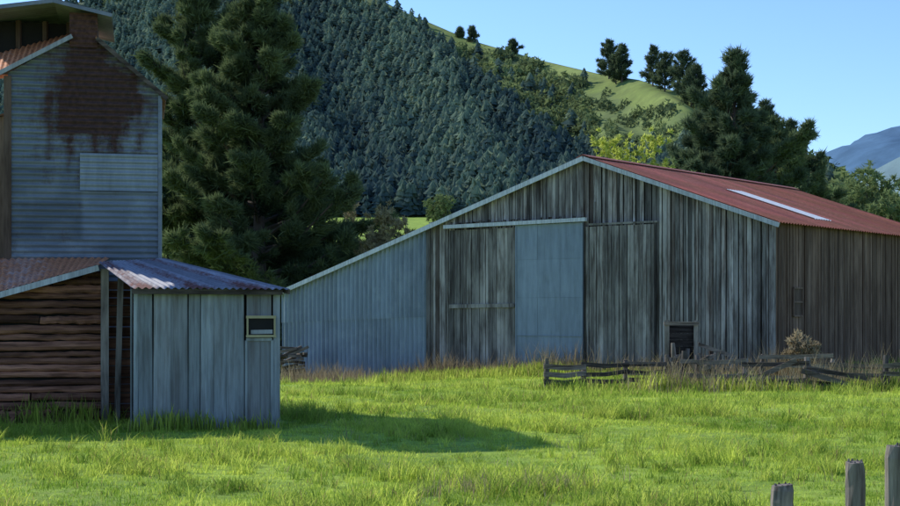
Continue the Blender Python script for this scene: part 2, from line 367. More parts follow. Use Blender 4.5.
# ---------------- trees
def blade_tris(C,D,size,nb,width,spread=.9,seed=0):
    r=np.random.default_rng(seed); n=len(C)
    d=D[:,None,:]+r.normal(size=(n,nb,3))*spread; d/=np.linalg.norm(d,axis=2,keepdims=True)
    L=size[:,None,None]*r.uniform(.6,1.2,(n,nb,1))
    w=np.cross(d,r.normal(size=(n,nb,3))); w/=np.linalg.norm(w,axis=2,keepdims=True)+1e-6
    base=C[:,None,:]+r.normal(size=(n,nb,3))*size[:,None,None]*.18
    wv=w*width*size[:,None,None]
    return np.stack([base-wv,base+wv,base+d*L],2).reshape(-1,3)
def pine(name,base,H,R,zb,nb,seed,label,ts=.5,nbl=16,wid=.09,mat=M_pine,group=None,dens=1.,lean=0.,power=.75,cat='pine tree',open_=0.,droop=0.,latk=.24,sub=0,lowk=.6,secr=.3):
    rr=random.Random(seed); e=thing(name,base,label,cat,group)
    base=Vector(base); mb=MB(); n=9
    path=[base+Vector((lean*(k/n)**2*H+rr.uniform(-.05,.05)*H*.06,rr.uniform(-.05,.05)*H*.06,-.3+H*.98*k/n)) for k in range(n+1)]
    r0=H*.022
    tube(mb,path,[r0*(1-.92*(k/n)) for k in range(n+1)],8,.4,.1)
    C=[];D=[];S=[];T=[]
    sector=[rr.uniform(1-secr,1+secr) for _ in range(11)]
    for i in range(nb):
        rel=((i+rr.random())/nb)**.92; h=zb+(H-zb)*rel
        k=h/H*n; i0=min(n-1,int(k)); st=path[i0].lerp(path[i0+1],k-i0)
        prof=(1-rel)**power*min(1,lowk+rel*1.8)+.04
        az=i*2.4+rr.uniform(-.4,.4); el=rr.uniform(-.15,.2)+.5*rel-droop*(1-rel)
        L=R*prof*rr.uniform(.6,1.12)*(1 if rr.random()>.12 else 1.25)*sector[int((az%6.283)/6.284*7+rel*9)%11]
        dr=Vector((math.cos(az)*math.cos(el),math.sin(az)*math.cos(el),math.sin(el)))
        up=rr.uniform(.1,.4); bt=rr.uniform(.0,1.)
        def bp(t): return st+dr*(L*t)+Vector((0,0,up*L*t*t))
        tube(mb,[bp(0),bp(.5),bp(.95)],[r0*.32*(1-rel*.7),r0*.18*(1-rel*.6),.012],4,.4,0,False)
        nt2=max(4,int(L*9*dens))
        side=dr.cross(Vector((0,0,1))).normalized()
        subs=[]
        if sub:
            for q in range(max(3,int(L*sub))):
                t0=rr.uniform(.2,1.); sg=rr.choice((-1,1)); sl=L*rr.uniform(.18,.38)*(1.25-t0)
                subs.append((bp(t0),(dr*.7+side*sg*rr.uniform(.3,1.)+Vector((0,0,rr.uniform(.0,.45)))).normalized(),sl+.25,rr.uniform(-.2,.2),t0))
        for q in range(nt2):
            if sub:
                b0,bd,sl,tt_,t0=rr.choice(subs); f=rr.uniform(.1,1)**.8
                p=b0+bd*(sl*f)+Vector((rr.gauss(0,.06),rr.gauss(0,.06),rr.gauss(0,.04)))*ts*2
                C.append(p);D.append(bd+Vector((0,0,.3)));S.append(ts*rr.uniform(.6,1.2)*(1.15-.35*f))
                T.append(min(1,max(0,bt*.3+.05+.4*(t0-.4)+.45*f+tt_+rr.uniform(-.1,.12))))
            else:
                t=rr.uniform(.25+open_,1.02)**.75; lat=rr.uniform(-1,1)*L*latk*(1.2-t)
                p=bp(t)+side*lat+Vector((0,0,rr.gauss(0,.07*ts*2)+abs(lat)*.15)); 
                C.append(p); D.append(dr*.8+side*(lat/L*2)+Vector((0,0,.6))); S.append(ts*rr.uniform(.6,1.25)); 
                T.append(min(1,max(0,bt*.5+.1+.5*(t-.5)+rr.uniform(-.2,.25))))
    mk('trunk',mb,M_bark,e)
    C=np.array([tuple(c) for c in C]);D=np.array([tuple(c) for c in D]);S=np.array(S);T=np.array(T)
    V=blade_tris(C,D,S,nbl,wid,.7,seed); tt=np.repeat(np.repeat(T,nbl)[:,None],3,1); tt[:,2]=np.clip(tt[:,2]+.15,0,1)
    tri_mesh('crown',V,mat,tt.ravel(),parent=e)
    return e
def leafy(name,base,H,R,seed,label,mat,n=260,leaf=.22,nbl=22,cat='tree',trunk=True,group=None,zc=.55,flatness=1.):
    rr=random.Random(seed); e=thing(name,base,label,cat,group); base=Vector(base); mb=MB()
    ends=[]
    nlimb=10
    tube(mb,[base+Vector((0,0,-.3)),base+Vector((rr.uniform(-.1,.1),0,H*.35)),base+Vector((rr.uniform(-.2,.2),0,H*.75))],[H*.03,H*.022,H*.006],7,.4,.1)
    for i in range(nlimb):
        az=i*2.4; st=base+Vector((0,0,H*rr.uniform(.1,.5))); en=base+Vector((math.cos(az)*R*rr.uniform(.4,.85),math.sin(az)*R*rr.uniform(.4,.85),H*rr.uniform(.4,.9)))
        tube(mb,[st,st.lerp(en,.5)+Vector((0,0,.05*H)),en],[H*.012,H*.008,.01],4,.4,0,False); ends.append(en)
    for i in range(14):
        az=rr.uniform(0,6.28); q=rr.random()**.5; ends.append(base+Vector((math.cos(az)*R*q*.85,math.sin(az)*R*q*.85,H*(zc+(1-zc)*.85*rr.uniform(-1,1)*math.sqrt(max(.05,1-q*q))))))
    C=[];T=[];D=[]
    for i in range(n):
        en=rr.choice(ends); o=Vector((rr.gauss(0,1),rr.gauss(0,1),rr.gauss(0,1)*.8))*R*.2; p=en+o
        C.append(p);D.append(Vector((0,0,.3))+o.normalized()*.5);T.append(min(1,max(0,.35+.5*(p.z-base.z)/H-.15+rr.uniform(-.25,.25))))
    mk('trunk',mb,M_bark,e)
    C=np.array([tuple(c) for c in C]);D=np.array([tuple(c) for c in D]);S=np.full(len(C),leaf*2)
    V=blade_tris(C,D,S,nbl,.16,1.2,seed); tri_mesh('crown',V,mat,np.repeat(np.array(T),nbl*3),parent=e)
    return e
def gp(px,Y,dz=0): x=(px-450)/F*Y; return (x,Y,float(g(x,Y))+dz)
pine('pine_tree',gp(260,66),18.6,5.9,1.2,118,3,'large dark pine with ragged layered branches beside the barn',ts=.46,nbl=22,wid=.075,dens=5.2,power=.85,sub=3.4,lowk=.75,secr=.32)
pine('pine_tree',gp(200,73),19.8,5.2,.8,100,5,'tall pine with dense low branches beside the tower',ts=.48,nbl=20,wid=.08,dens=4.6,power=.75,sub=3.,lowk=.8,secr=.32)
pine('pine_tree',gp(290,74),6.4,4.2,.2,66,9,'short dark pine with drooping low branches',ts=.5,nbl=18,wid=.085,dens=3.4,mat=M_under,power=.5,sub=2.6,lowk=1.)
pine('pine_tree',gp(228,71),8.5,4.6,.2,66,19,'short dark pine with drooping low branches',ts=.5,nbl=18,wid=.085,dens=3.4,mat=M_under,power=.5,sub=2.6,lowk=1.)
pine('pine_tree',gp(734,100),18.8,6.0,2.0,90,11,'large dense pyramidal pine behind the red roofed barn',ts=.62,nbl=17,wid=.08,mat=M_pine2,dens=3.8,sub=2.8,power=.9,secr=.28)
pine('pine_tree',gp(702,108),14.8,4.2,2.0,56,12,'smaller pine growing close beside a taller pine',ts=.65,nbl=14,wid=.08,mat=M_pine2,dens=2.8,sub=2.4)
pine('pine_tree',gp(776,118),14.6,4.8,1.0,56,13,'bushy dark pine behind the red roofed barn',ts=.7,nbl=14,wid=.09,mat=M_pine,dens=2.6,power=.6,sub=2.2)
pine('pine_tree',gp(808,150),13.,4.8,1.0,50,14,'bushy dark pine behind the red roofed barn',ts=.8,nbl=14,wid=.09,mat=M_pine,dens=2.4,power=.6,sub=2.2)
for i,(px_,Y_,H_,R_) in enumerate([(842,170,10,4),(868,160,12.0,3.4),(893,150,8.5,4.0),(930,160,10,4),(765,140,11,3.6)]):
    leafy('tree',gp(px_,Y_),H_,R_,30+i,'olive green broadleaf tree beyond the barn',M_shrub,420,.34,18,group='broadleaf trees beyond the barn')
leafy('willow_tree',gp(630,82),12.0,2.3,50,'yellow green autumn tree behind the barn roof',M_yellow,900,.12,28)
leafy('willow_tree',gp(668,96),10.8,2.6,51,'olive green tree behind the barn roof',M_shrub,520,.2,22)
leafy('shrub',gp(396,64),7.9,1.5,60,'brownish olive shrub growing behind the iron lean-to',M_bush,900,.11,28,cat='shrub')
leafy('shrub',gp(373,68),5.0,1.3,61,'brownish olive shrub growing behind the iron lean-to',M_bush,520,.11,26,cat='shrub')
leafy('shrub',gp(420,68),5.8,1.0,62,'dark green shrub growing behind the iron lean-to',M_shrub,300,.13,22,cat='shrub')
leafy('shrub',gp(440,300),9.0,3.0,63,'rounded olive tree on the far field edge',M_shrub,300,.3,18)
pine('poplar_tree',gp(351,330),11.5,1.2,.5,60,64,'slender pale poplar standing in the green field',ts=.7,nbl=12,wid=.07,mat=M_dry,dens=1.0,power=.3,cat='poplar tree')
for i,(px_,Y_,H_) in enumerate([(300,95,5.4),(335,105,4.2),(372,110,4.2),(405,115,4.4),(275,90,7),(320,120,4.2),(390,128,4.4)]):
    leafy('shrub',gp(px_,Y_),H_,3.2,70+i,'dark green shrub at the foot of the pines',M_under,460,.22,18,cat='shrub',group='dark shrubs under the pines')
def ridge(px,t,H,R,seed,lab='tall pine standing on the grassy hill ridge'):
    p=hill_pt(px,t); pine('pine_tree',(float(p[0]),float(p[1]),float(p[2])-.5),H,R,H*.12,46,seed,lab,ts=1.7,nbl=11,wid=.10,mat=M_pine2,group='pines on the hill ridge',dens=.45,power=.55,cat='pine tree')
ridge(472,.99,10,4.,80); ridge(513,.99,8.5,3.6,81); ridge(460,.99,6,3.,78)
ridge(609,.97,20,6.5,82); ridge(622,.95,19,6,83); ridge(616,.93,15,6,90); ridge(653,.96,19,6,84); ridge(665,.93,18,6,85)
ridge(683,.95,21,7,86); ridge(696,.92,19,6,87); ridge(691,.88,14,6,91); ridge(765,.9,20,6,88); ridge(790,.9,18,6,89)

# ---------------- BARN
C0=(9.2,40.0); FW=Wall(C0,(-.781,.625)); A=FW.a; B=Vector((.625,.781,0)).normalized(); NF=-B; NS=-A
SW=Wall(C0,(B.x,B.y)); LEN=14.6
SE=12.65; SL=19.75; SR=6.24; ZR=6.40
def roofz(s): return ZR-.352*(SR-s) if s<SR else ZR-.305*(s-SR)
def gz(s,t=0): p=FW.P+A*s+B*t; return float(g(p.x,p.y))
bl=gz(6); barn=thing('barn',(FW.P+A*6)+Vector((0,0,bl)),'weathered grey timber barn with rusty red iron roof and lean-to','barn')
mb=MB(); boards(mb,FW.P,A,NF,0,SE,lambda s:gz(s)-.1,lambda s:roofz(s)-.06,(.09,.17),.025,.018,.58,.3,rustf=lambda s:.2*(U(0,1)<.2))
s=.1
while s<SE:
    if U(0,1)<.35:
        z0=gz(s)+U(0,.4); z1=roofz(s)-.1
        if U(0,1)<.3: z1=z0+(z1-z0)*U(.5,.9)
        beam(mb,FW.p(s,z0,.072,NF),FW.p(s+U(-.03,.03),z1,.072,NF),.045,.02,U(.2,.9),up=NF)
    s+=U(.15,.4)
mk('front_wall',mb,M_barn,barn)
mb=MB(); zt0=FW.z(520,224)
boards(mb,FW.P+NF*.075,A,NF,SR+.1,SE,lambda s:zt0+.13,lambda s:max(zt0+.2,roofz(s)-.1),(.09,.16),.02,.016,.6,.1,miss=.03)
mk('gable_boards',mb,M_barn,barn)
mb=MB(); boards(mb,SW.P,B,NS,.03,LEN,lambda t:gz(0,t)-.1,lambda t:roofz(0)-.05,(.09,.16),.025,.013,.38,.2,rustf=lambda s:U(.0,.35))
mk('side_wall',mb,M_barnside,barn)
def P3(s,t,z): return FW.P+A*s+B*t+Vector((0,0,z))
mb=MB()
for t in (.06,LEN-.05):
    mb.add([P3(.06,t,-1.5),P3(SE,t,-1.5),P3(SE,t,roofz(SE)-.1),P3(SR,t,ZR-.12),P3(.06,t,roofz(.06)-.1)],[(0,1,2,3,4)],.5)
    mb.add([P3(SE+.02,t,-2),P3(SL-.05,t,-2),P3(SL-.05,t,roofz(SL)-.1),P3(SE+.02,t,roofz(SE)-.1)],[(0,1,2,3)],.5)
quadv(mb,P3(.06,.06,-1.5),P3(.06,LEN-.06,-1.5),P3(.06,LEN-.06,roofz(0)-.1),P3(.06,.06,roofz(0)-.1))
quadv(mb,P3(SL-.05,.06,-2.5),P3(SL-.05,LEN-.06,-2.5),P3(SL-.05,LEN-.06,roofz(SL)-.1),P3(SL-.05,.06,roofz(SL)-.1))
mk('dark_backing',mb,M_dark,barn)  # near-black sheets behind the cladding, painted as interior darkness
mb=MB()
def LZ(f,k,o):
    s=SE+.02+(SL-SE)*f; zb=gz(s)-.15; zt=roofz(s)-.06; zm=1.45-.25*f
    zz={0:zb,1:zm,2:zm-.08,3:zt}[k]; return P3(s,-.05-o,zz)
def lr(f,t): return .30*max(0,1-t*2.2)+U(-.03,.03)
ribbed(mb,lambda f:LZ(f,0,0),lambda f:LZ(f,1,0),SL-SE,.21,.045,NF,8,.84,lr,6,1,.22)
ribbed(mb,lambda f:LZ(f,2,.025),lambda f:LZ(f,3,.025),SL-SE,.21,.045,NF,8,.84,lambda f,t:.2*max(0,1-t*7)+U(-.03,.03),6,1,.22)
mk('lean_to_wall',mb,M_ironv,barn,label='bluish corrugated iron lean-to wall')
mb=MB(); ribbed(mb,lambda f:P3(SL,LEN*f,-2.),lambda f:P3(SL,LEN*f,roofz(SL)-.06),LEN,.16,.016,A,4,.78,None,5,1,.3); mk('lean_to_wall',mb,M_ironv,barn)
mb=MB(); ribbed(mb,lambda f:P3(0,LEN,-1.)+A*(SL*f),lambda f:P3(0,LEN,roofz(SL*f)-.06)+A*(SL*f),SL,.2,.016,B,4,.78,None,4,1,.3); mk('rear_wall',mb,M_ironv,barn)
mb=MB(); nr=Vector((NS.x*.33,NS.y*.33,.94)).normalized()
ribbed(mb,lambda f:P3(-.32,-.28+(LEN+.5)*f,roofz(-.32)),lambda f:P3(SR,-.28+(LEN+.5)*f,ZR),LEN+.5,.19,.022,nr,14,.76,lambda f,t:.0+(.24 if (f>.45) else .03)*(.5+.5*math.sin(f*43))+.15*(t<.12)+.08*math.sin(t*9+f*20),6,2,.5)
roof=mk('roof',mb,M_red,barn,label='faded red corrugated iron roof with rust patches')
mb=MB(); nl=Vector((A.x*.3,A.y*.3,.95)).normalized()
ribbed(mb,lambda f:P3(SL+.25,-.28+(LEN+.5)*f,roofz(SL+.25)),lambda f:P3(SR+.02,-.28+(LEN+.5)*f,ZR),LEN+.5,.19,.022,nl,12,.76,None,5,3,.3)
mk('lean_to_roof',mb,M_ironv,barn)
mb=MB(); ribbed(mb,lambda f:P3(.6,4.2+1.3*f,roofz(.6)+.035),lambda f:P3(3.7,4.2+1.3*f,roofz(3.7)+.035),1.3,.19,.02,nr,4,1.4,None,6,1,.1)
mk('skylight',mb,M_sky,roof)
for q in (-1,1):
    one_beam('ridge_cap',M_red,roof,P3(SR+.12*q,-.3,ZR+.01),P3(SR+.12*q,LEN+.3,ZR+.01),.26,.02,.4,up=Vector((A.x*.33*q,A.y*.33*q,.94)))
one_beam('barge_board',M_pale,barn,P3(SR,-.30,ZR-.07),P3(SL+.3,-.30,roofz(SL+.3)-.07),.035,.15,.75)
one_beam('barge_board',M_pale,barn,P3(SR-.02,-.303,ZR-.075),P3(-.36,-.303,roofz(-.36)-.075),.035,.13,.6)
def sd(px): return FW.s(px)
sA,sB,sC_,sD=sd(452),sd(519),sd(586),sd(657)
ztr=FW.z(520,224)
def plank_door(s0,s1,z1,z0,braces,mat,label):
    mb=MB(); boards(mb,FW.P+NF*.11,A,NF,s0,s1,lambda s:z0+.02,lambda s:z1,(.11,.18),.025,.014,.42,.1)
    d=mk('door',mb,mat,barn,label=label)
    for (za,zb) in braces: one_beam('door_brace',M_door,d,FW.p(s0+.03,za,.19,NF),FW.p(s1-.03,zb,.19,NF),.03,.13,.6)
    return d
plank_door(sB+.04,sA,ztr-.12,gz(10.3)+.05,[(1.75,1.72)],M_door,'dark grey plank sliding door with horizontal brace')
plank_door(sD,sC_-.05,ztr-.2,gz(5)+.12,[],M_door,'pale grey plank sliding door')
mb=MB()
z0=FW.z(550,371)
def F3(s,z,o): return FW.p(s,z,o,NF)
rowz=[z0+(ztr-.05-z0)*f for f in (0,.24,.5,.76,1)]
for i in range(4):
    ds=(sB-sC_)/3
    for j in range(3):
        a0=sC_+ds*j+.003; a1=sC_+ds*(j+1)-.003; o=.18+.005*((i+j)%2); t_=.5+U(-.1,.1)
        nn=5; vs=[];ff=[]
        for u_ in range(nn+1):
            for v_ in range(nn+1):
                bl_=.006*math.sin(u_/nn*3.14)*math.sin(v_/nn*3.14)*U(-1,1)
                vs.append(F3(a0+(a1-a0)*u_/nn,rowz[i]+.003+(rowz[i+1]-rowz[i]-.006)*v_/nn,o+bl_))
        for u_ in range(nn):
            for v_ in range(nn): ff.append((u_*(nn+1)+v_,(u_+1)*(nn+1)+v_,(u_+1)*(nn+1)+v_+1,u_*(nn+1)+v_+1))
        mb.add(vs,ff,t_,.15*(i==0))
hexa(mb,[F3(sC_,z0,.13),F3(sB,z0,.13),F3(sB,z0,.172),F3(sC_,z0,.172)],[F3(sC_,ztr-.05,.13),F3(sB,ztr-.05,.13),F3(sB,ztr-.05,.172),F3(sC_,ztr-.05,.172)],.2)
sdn=mk('door',mb,M_steel,barn,label='blue grey flat sheet metal sliding door')
for s_ in (sC_+.02,sB-.02): one_beam('door_trim',M_ironv,sdn,FW.p(s_,z0,.2,NF),FW.p(s_,ztr-.06,.2,NF),.04,.015,.4,up=NF)
one_beam('door_trim',M_ironv,sdn,FW.p(sC_+.04,rowz[1],.195,NF),FW.p(sB-.04,rowz[1],.195,NF),.012,.03,.2)
one_beam('door_track',M_pale,barn,FW.p(sC_-.15,ztr+.03,.23,NF),FW.p(sA+.15,ztr+.0,.23,NF),.12,.12,.7)
one_beam('door_track',M_door,barn,FW.p(sD-.1,ztr-.13,.16,NF),FW.p(sC_-.2,ztr-.13,.16,NF),.06,.06,.35)
one_beam('corner_post',M_barn,barn,FW.p(SE+.0,gz(SE)-.2,.09,NF),FW.p(SE+.0,roofz(SE)-.1,.09,NF),.16,.05,.15,up=NF)
one_beam('corner_post',M_barn,barn,FW.p(.0,gz(0)-.2,.05,NF)+NS*.04,FW.p(0,roofz(0)-.1,.05,NF)+NS*.04,.14,.12,.6,up=NF)
tw0=SW.s(791);tw1=SW.s(800)
zt,zb_=SW.z(796,288),SW.z(796,316); mb=MB()
hexa(mb,[SW.p(tw0,zb_,.05,NS),SW.p(tw1,zb_,.05,NS),SW.p(tw1,zb_,.075,NS),SW.p(tw0,zb_,.075,NS)],[SW.p(tw0,zt,.05,NS),SW.p(tw1,zt,.05,NS),SW.p(tw1,zt,.075,NS),SW.p(tw0,zt,.075,NS)],.08)
wn=mk('window',mb,M_barnside,barn)
mb=MB()
for a_,b_ in (((tw0,zb_),(tw1,zb_)),((tw0,zt),(tw1,zt)),((tw0,(zb_+zt)/2),(tw1,(zb_+zt)/2)),((tw0,zb_),(tw0,zt)),((tw1,zb_),(tw1,zt))):
    beam(mb,SW.p(a_[0],a_[1],.08,NS),SW.p(b_[0],b_[1],.08,NS),.05,.05,.5,up=NS)
mk('frame',mb,M_barnside,wn)

# ---------------- TOWER
TA=Vector((-.977,-.215,0)).normalized(); TBk=Vector((-.215,.977,0)).normalized(); TN=-TBk
TP=Vector((-4.97,24,0)); TW_=Wall((TP.x,TP.y),(TA.x,TA.y))
def T3(s,b,z): return TP+TA*s+TBk*b+Vector((0,0,z))
TWD=2.5; TD=2.7; S1,Z1=1.05,6.17; S2,Z2=1.49,6.2; ZE=5.29; ZL=5.57
tower=thing('grain_tower',T3(1.4,0,-.2),'tall corrugated iron clad tower with rusty top and roof vent','tower')
def smin(z): return 0. if z<ZE else (z-ZE)/(Z1-ZE)*S1
def smax(z): return TWD if z<ZL else TWD-(z-ZL)/(Z2-ZL)*(TWD-S2)
HT=6.47
def rustf(f,t):
    z=-.3+f*HT; s=smin(z)+(smax(z)-smin(z))*t
    c=.66*math.exp(-((s-1.0)/.78)**2-((z-5.2)/.66)**2)
    c+=.3*math.exp(-((s-1.25)/.4)**2)*(z>4.6)
    c+=.14*(z>3.7)*math.exp(-((s-1.0)/1.)**2)
    for k,(s_,w_) in enumerate(((.35,.05),(.75,.08),(1.1,.06),(1.5,.07),(1.85,.05))): c+=.2*math.exp(-((s-s_)/w_)**2)*(3.8+.35*math.sin(k*5)<z<5.3)
    return c+.05*math.sin(s*9)*math.sin(z*3)
mb=MB(); ribbed(mb,lambda f:T3(smin(-.3+f*HT),0,-.3+f*HT),lambda f:T3(smax(-.3+f*HT),0,-.3+f*HT),HT,.1,.019,TN,30,.62,rustf,6,2,.35)
mk('front_wall',mb,M_iron,tower)
for lo_,hi_,hh,nn_ in ((lambda f:T3(0,0.01,-.3+f*5.55),lambda f:T3(0,TD,-.3+f*5.55),5.55,-TA),(lambda f:T3(TWD,0.01,-.3+f*5.85),lambda f:T3(TWD,TD,-.3+f*5.85),5.85,TA),(lambda f:T3(0,TD,-.3+f*5.55),lambda f:T3(TWD,TD,-.3+f*5.55),5.55,TBk)):
    mb=MB(); ribbed(mb,lo_,hi_,hh,.085,.011,nn_,4,.62,None,6,2,.25); mk('side_wall',mb,M_iron,tower)
mb=MB(); pa,pb=TW_.s(80),TW_.s(159); z1_,z0_=TW_.z(120,154),TW_.z(120,191)
ribbed(mb,lambda f:T3(pb+.02,-.032,z0_+(z1_-z0_)*f),lambda f:T3(pa,-.032,z0_+(z1_-z0_)*f),z1_-z0_,.1,.011,TN,6,3,None,6,1,.05)
mk('wall_patch',mb,M_ironl,tower,label='paler replacement iron sheet')
one_beam('corner_flashing',M_iron,tower,T3(0,-.02,-.3),T3(0,-.02,ZE-.02),.05,.05,.4); one_beam('corner_flashing',M_barnside,tower,T3(TWD,-.02,-.3),T3(TWD,-.02,ZL-.05),.12,.05,.15,up=TN)
mb=MB()
ribbed(mb,lambda f:T3(-.1,-.12+(TD+.1)*f,ZE-.06),lambda f:T3(S1+.02,-.12+(TD+.1)*f,Z1+.05),TD+.1,.12,.012,Vector((.5,-.1,.8)).normalized(),4,.7,None,5,1,.2)
ribbed(mb,lambda f:T3(3.0-(3.0-1.42)*f,-.13,5.36+.90*f),lambda f:T3(3.0-(3.0-1.42)*f,.95,5.98+.52*f),2.,.12,.013,Vector((0,-.5,.85)),5,.5,lambda f,t:.3*f,6,1,.3)
ribbed(mb,lambda f:T3(1.07,.9+(TD-.85)*f,Z1+.05),lambda f:T3(3.0,.9+(TD-.85)*f,5.9),TD-.85,.12,.013,Vector((0,0,1)),4,.5,None,5,1,.3)
mk('roof',mb,M_rusty,tower,label='rusty corrugated iron roof')
one_beam('barge_board',M_rail,tower,T3(-.12,-.14,ZE-.09),T3(S1,-.14,Z1+.02),.03,.07,.3); one_beam('barge_board',M_pale,tower,T3(3.0,-.15,5.33),T3(1.45,-.15,6.21),.03,.07,.3)
mb=MB(); ribbed(mb,lambda f:T3(1.04,-.03,6.05+.58*f),lambda f:T3(1.50,-.03,6.05+.58*f),.58,.085,.01,TN,4,.3,lambda f,t:.2,6,1,.4)
hexa(mb,[T3(1.05,-.01,6.1),T3(1.49,-.01,6.1),T3(1.49,1.0,6.1),T3(1.05,1.0,6.1)],[T3(1.05,-.01,6.62),T3(1.49,-.01,6.62),T3(1.49,1.0,6.62),T3(1.05,1.0,6.62)],.3,.3)
vent=mk('roof_vent',mb,M_vent,tower,label='rusty roof vent with dark openings')
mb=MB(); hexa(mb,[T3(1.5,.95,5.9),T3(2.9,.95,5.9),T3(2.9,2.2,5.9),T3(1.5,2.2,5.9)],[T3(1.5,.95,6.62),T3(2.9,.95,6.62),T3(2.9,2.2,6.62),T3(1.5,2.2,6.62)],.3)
mk('vent_opening',mb,M_dark,vent)  # solid near-black block stands in for the shade under the vent roof
for s_ in (1.55,1.95,2.4,2.85): one_beam('vent_post',M_barnside,vent,T3(s_,.9,5.95),T3(s_,.9,6.64),.08,.06,.05)
mb=MB()
ribbed(mb,lambda f:T3(.80,-.22+2.6*f,6.60),lambda f:T3(1.75,-.22+2.6*f,6.80),2.6,.12,.012,Vector((0,0,1)),4,.6,None,5,1,.3)
ribbed(mb,lambda f:T3(1.75,-.22+2.6*f,6.80),lambda f:T3(3.2,-.22+2.6*f,6.56),2.6,.12,.012,Vector((0,0,1)),4,.6,None,5,1,.3)
beam(mb,T3(.80,-.23,6.57),T3(1.75,-.23,6.77),.03,.06,.2); beam(mb,T3(1.75,-.23,6.77),T3(3.2,-.23,6.53),.03,.06,.2)
mk('vent_roof',mb,M_iron,vent)
ab=thing('added_barn',T3(5,.5,-.2),'brown timber barn added beside the iron tower for its shadow, mostly out of view','barn')  # added to throw shade on the left grass; only its brown edge shows
mb=MB(); boards(mb,TP+TBk*.5,TA,TN,2.56,10.,lambda s:-.2,lambda s:4.9,(.12,.22),.025,.012,.4,.1); mk('front_wall',mb,M_barnside,ab)
mb=MB(); boards(mb,TP+TBk*.55+TA*10.,TBk,TA,0,5,lambda s:-.2,lambda s:4.9,(.12,.22),.025,.012,.4,.1); mk('side_wall',mb,M_barnside,ab)
mb=MB(); quadv(mb,T3(2.6,.56,-.2),T3(9.95,.56,-.2),T3(9.95,.56,4.88),T3(2.6,.56,4.88)); quadv(mb,T3(2.6,5.4,-.2),T3(9.95,5.4,-.2),T3(9.95,5.4,4.88),T3(2.6,5.4,4.88)); mk('dark_backing',mb,M_dark,ab)  # near-black sheets in place of a dark inside
mb=MB(); ribbed(mb,lambda f:T3(2.6+7.6*f,.3,4.92),lambda f:T3(2.6+7.6*f,5.7,5.3),7.6,.15,.015,Vector((0,0,1)),5,.76,None,5,1,.3); mk('roof',mb,M_rusty,ab)

# ---------------- SHED
SHW=Wall((-2.53,20.8),(TA.x,TA.y)); SNF=-TBk
shed=thing('garden_shed',SHW.p(1.2,-.15),'low faded blue timber shed with silvery grey iron roof','shed')
w_=SHW.s(133)
mb=MB(); boards(mb,SHW.P,TA,SNF,.52,w_,lambda s:-.22,lambda s:1.93,(.13,.3),.022,.005,.4,.08,rustf=lambda s:.12*(U(0,1)<.3)); mk('front_wall',mb,M_blue,shed)
sdir=Vector((-2.29,2.9,0)).normalized(); snn=Vector((sdir.y,-sdir.x,0))
mb=MB(); boards(mb,SHW.P+sdir*.04,sdir,snn,0.03,3.4,lambda s:-.22,lambda s:1.88+.14*s,(.14,.24),.022,.01,.25,.06); mk('side_wall',mb,M_blue,shed)
mb=MB(); boards(mb,SHW.P+TA*w_,TBk,TA,0.03,1.0,lambda s:-.22,lambda s:1.9+.1*s,(.14,.24),.022,.01,.25,.06); mk('side_wall',mb,M_blue,shed)
mb=MB()
def S3(s,b,z): return SHW.P+TA*s+TBk*b+Vector((0,0,z))
mb.add([S3(.03,.04,-.2),S3(w_-.03,.04,-.2),S3(w_-.03,.04,1.9),S3(.03,.04,1.9)],[(0,1,2,3)],.5); mk('dark_backing',mb,M_dark,shed)  # near-black sheet painted as the darkness behind the boards
mb=MB(); 
def dboard(s0,s1,t,z1=1.9,r=0.): hexa(mb,[S3(s0,-.02,-.16),S3(s1,-.02,-.16),S3(s1,-.05,-.16),S3(s0,-.05,-.16)],[S3(s0,-.02,z1),S3(s1,-.02,z1),S3(s1,-.05,z1),S3(s0,-.05,z1)],t,r)
dboard(.0,.10,.6); dboard(.13,.29,.28,1.9,.12); dboard(.295,.49,.36,1.9,.18)
door=mk('door',mb,M_blue,shed,label='narrow darker blue grey plank door')
for s_ in (.12,.5): one_beam('door_frame',M_blue,door,S3(s_,-.06,-.16),S3(s_,-.06,1.15),.035,.03,.6,up=SNF)
one_beam('door_frame',M_blue,door,S3(.12,-.06,1.165),S3(.5,-.06,1.165),.03,.04,.6)
w0,w1=SHW.s(274),SHW.s(247); wz1,wz0=SHW.z(260,317),SHW.z(260,336)
mb=MB(); hexa(mb,[S3(w0,-.085,wz0),S3(w1,-.085,wz0),S3(w1,-.06,wz0),S3(w0,-.06,wz0)],[S3(w0,-.085,wz1),S3(w1,-.085,wz1),S3(w1,-.06,wz1),S3(w0,-.06,wz1)],.5)
win=mk('window',mb,M_dark,door,label='small window with cream frame')
mb=MB()
beam(mb,S3(w0-.02,-.095,wz1),S3(w1+.02,-.095,wz1),.05,.04,.8);beam(mb,S3(w0-.02,-.095,wz0),S3(w1+.02,-.095,wz0),.05,.035,.4)
beam(mb,S3(w0,-.095,wz0),S3(w0,-.095,wz1),.025,.04,.5,up=SNF);beam(mb,S3(w1,-.095,wz0),S3(w1,-.095,wz1),.025,.04,.5,up=SNF)
mk('frame',mb,M_cream,win)
one_beam('sill_board',M_pale,win,S3(w0+.03,-.09,wz0+.065),S3(w1-.05,-.09,wz0+.06),.02,.06,.3)
A_=W(131,288,20.13); B_=W(289,289,20.6); C_=W(165,258.5,23.7); D_=W(97,262,21.55)
mb=MB(); nrm=(B_-A_).cross(D_-A_).normalized()
ribbed(mb,lambda f:A_.lerp(B_,f),lambda f:D_.lerp(C_,f),2.4,.11,.014,nrm,8,.44,lambda f,t:.15*math.sin(f*18)+.1*(t<.15),8,1,.6)
mk('roof',mb,M_roof2,shed,label='corrugated iron roof with silvery and rusty sheets')
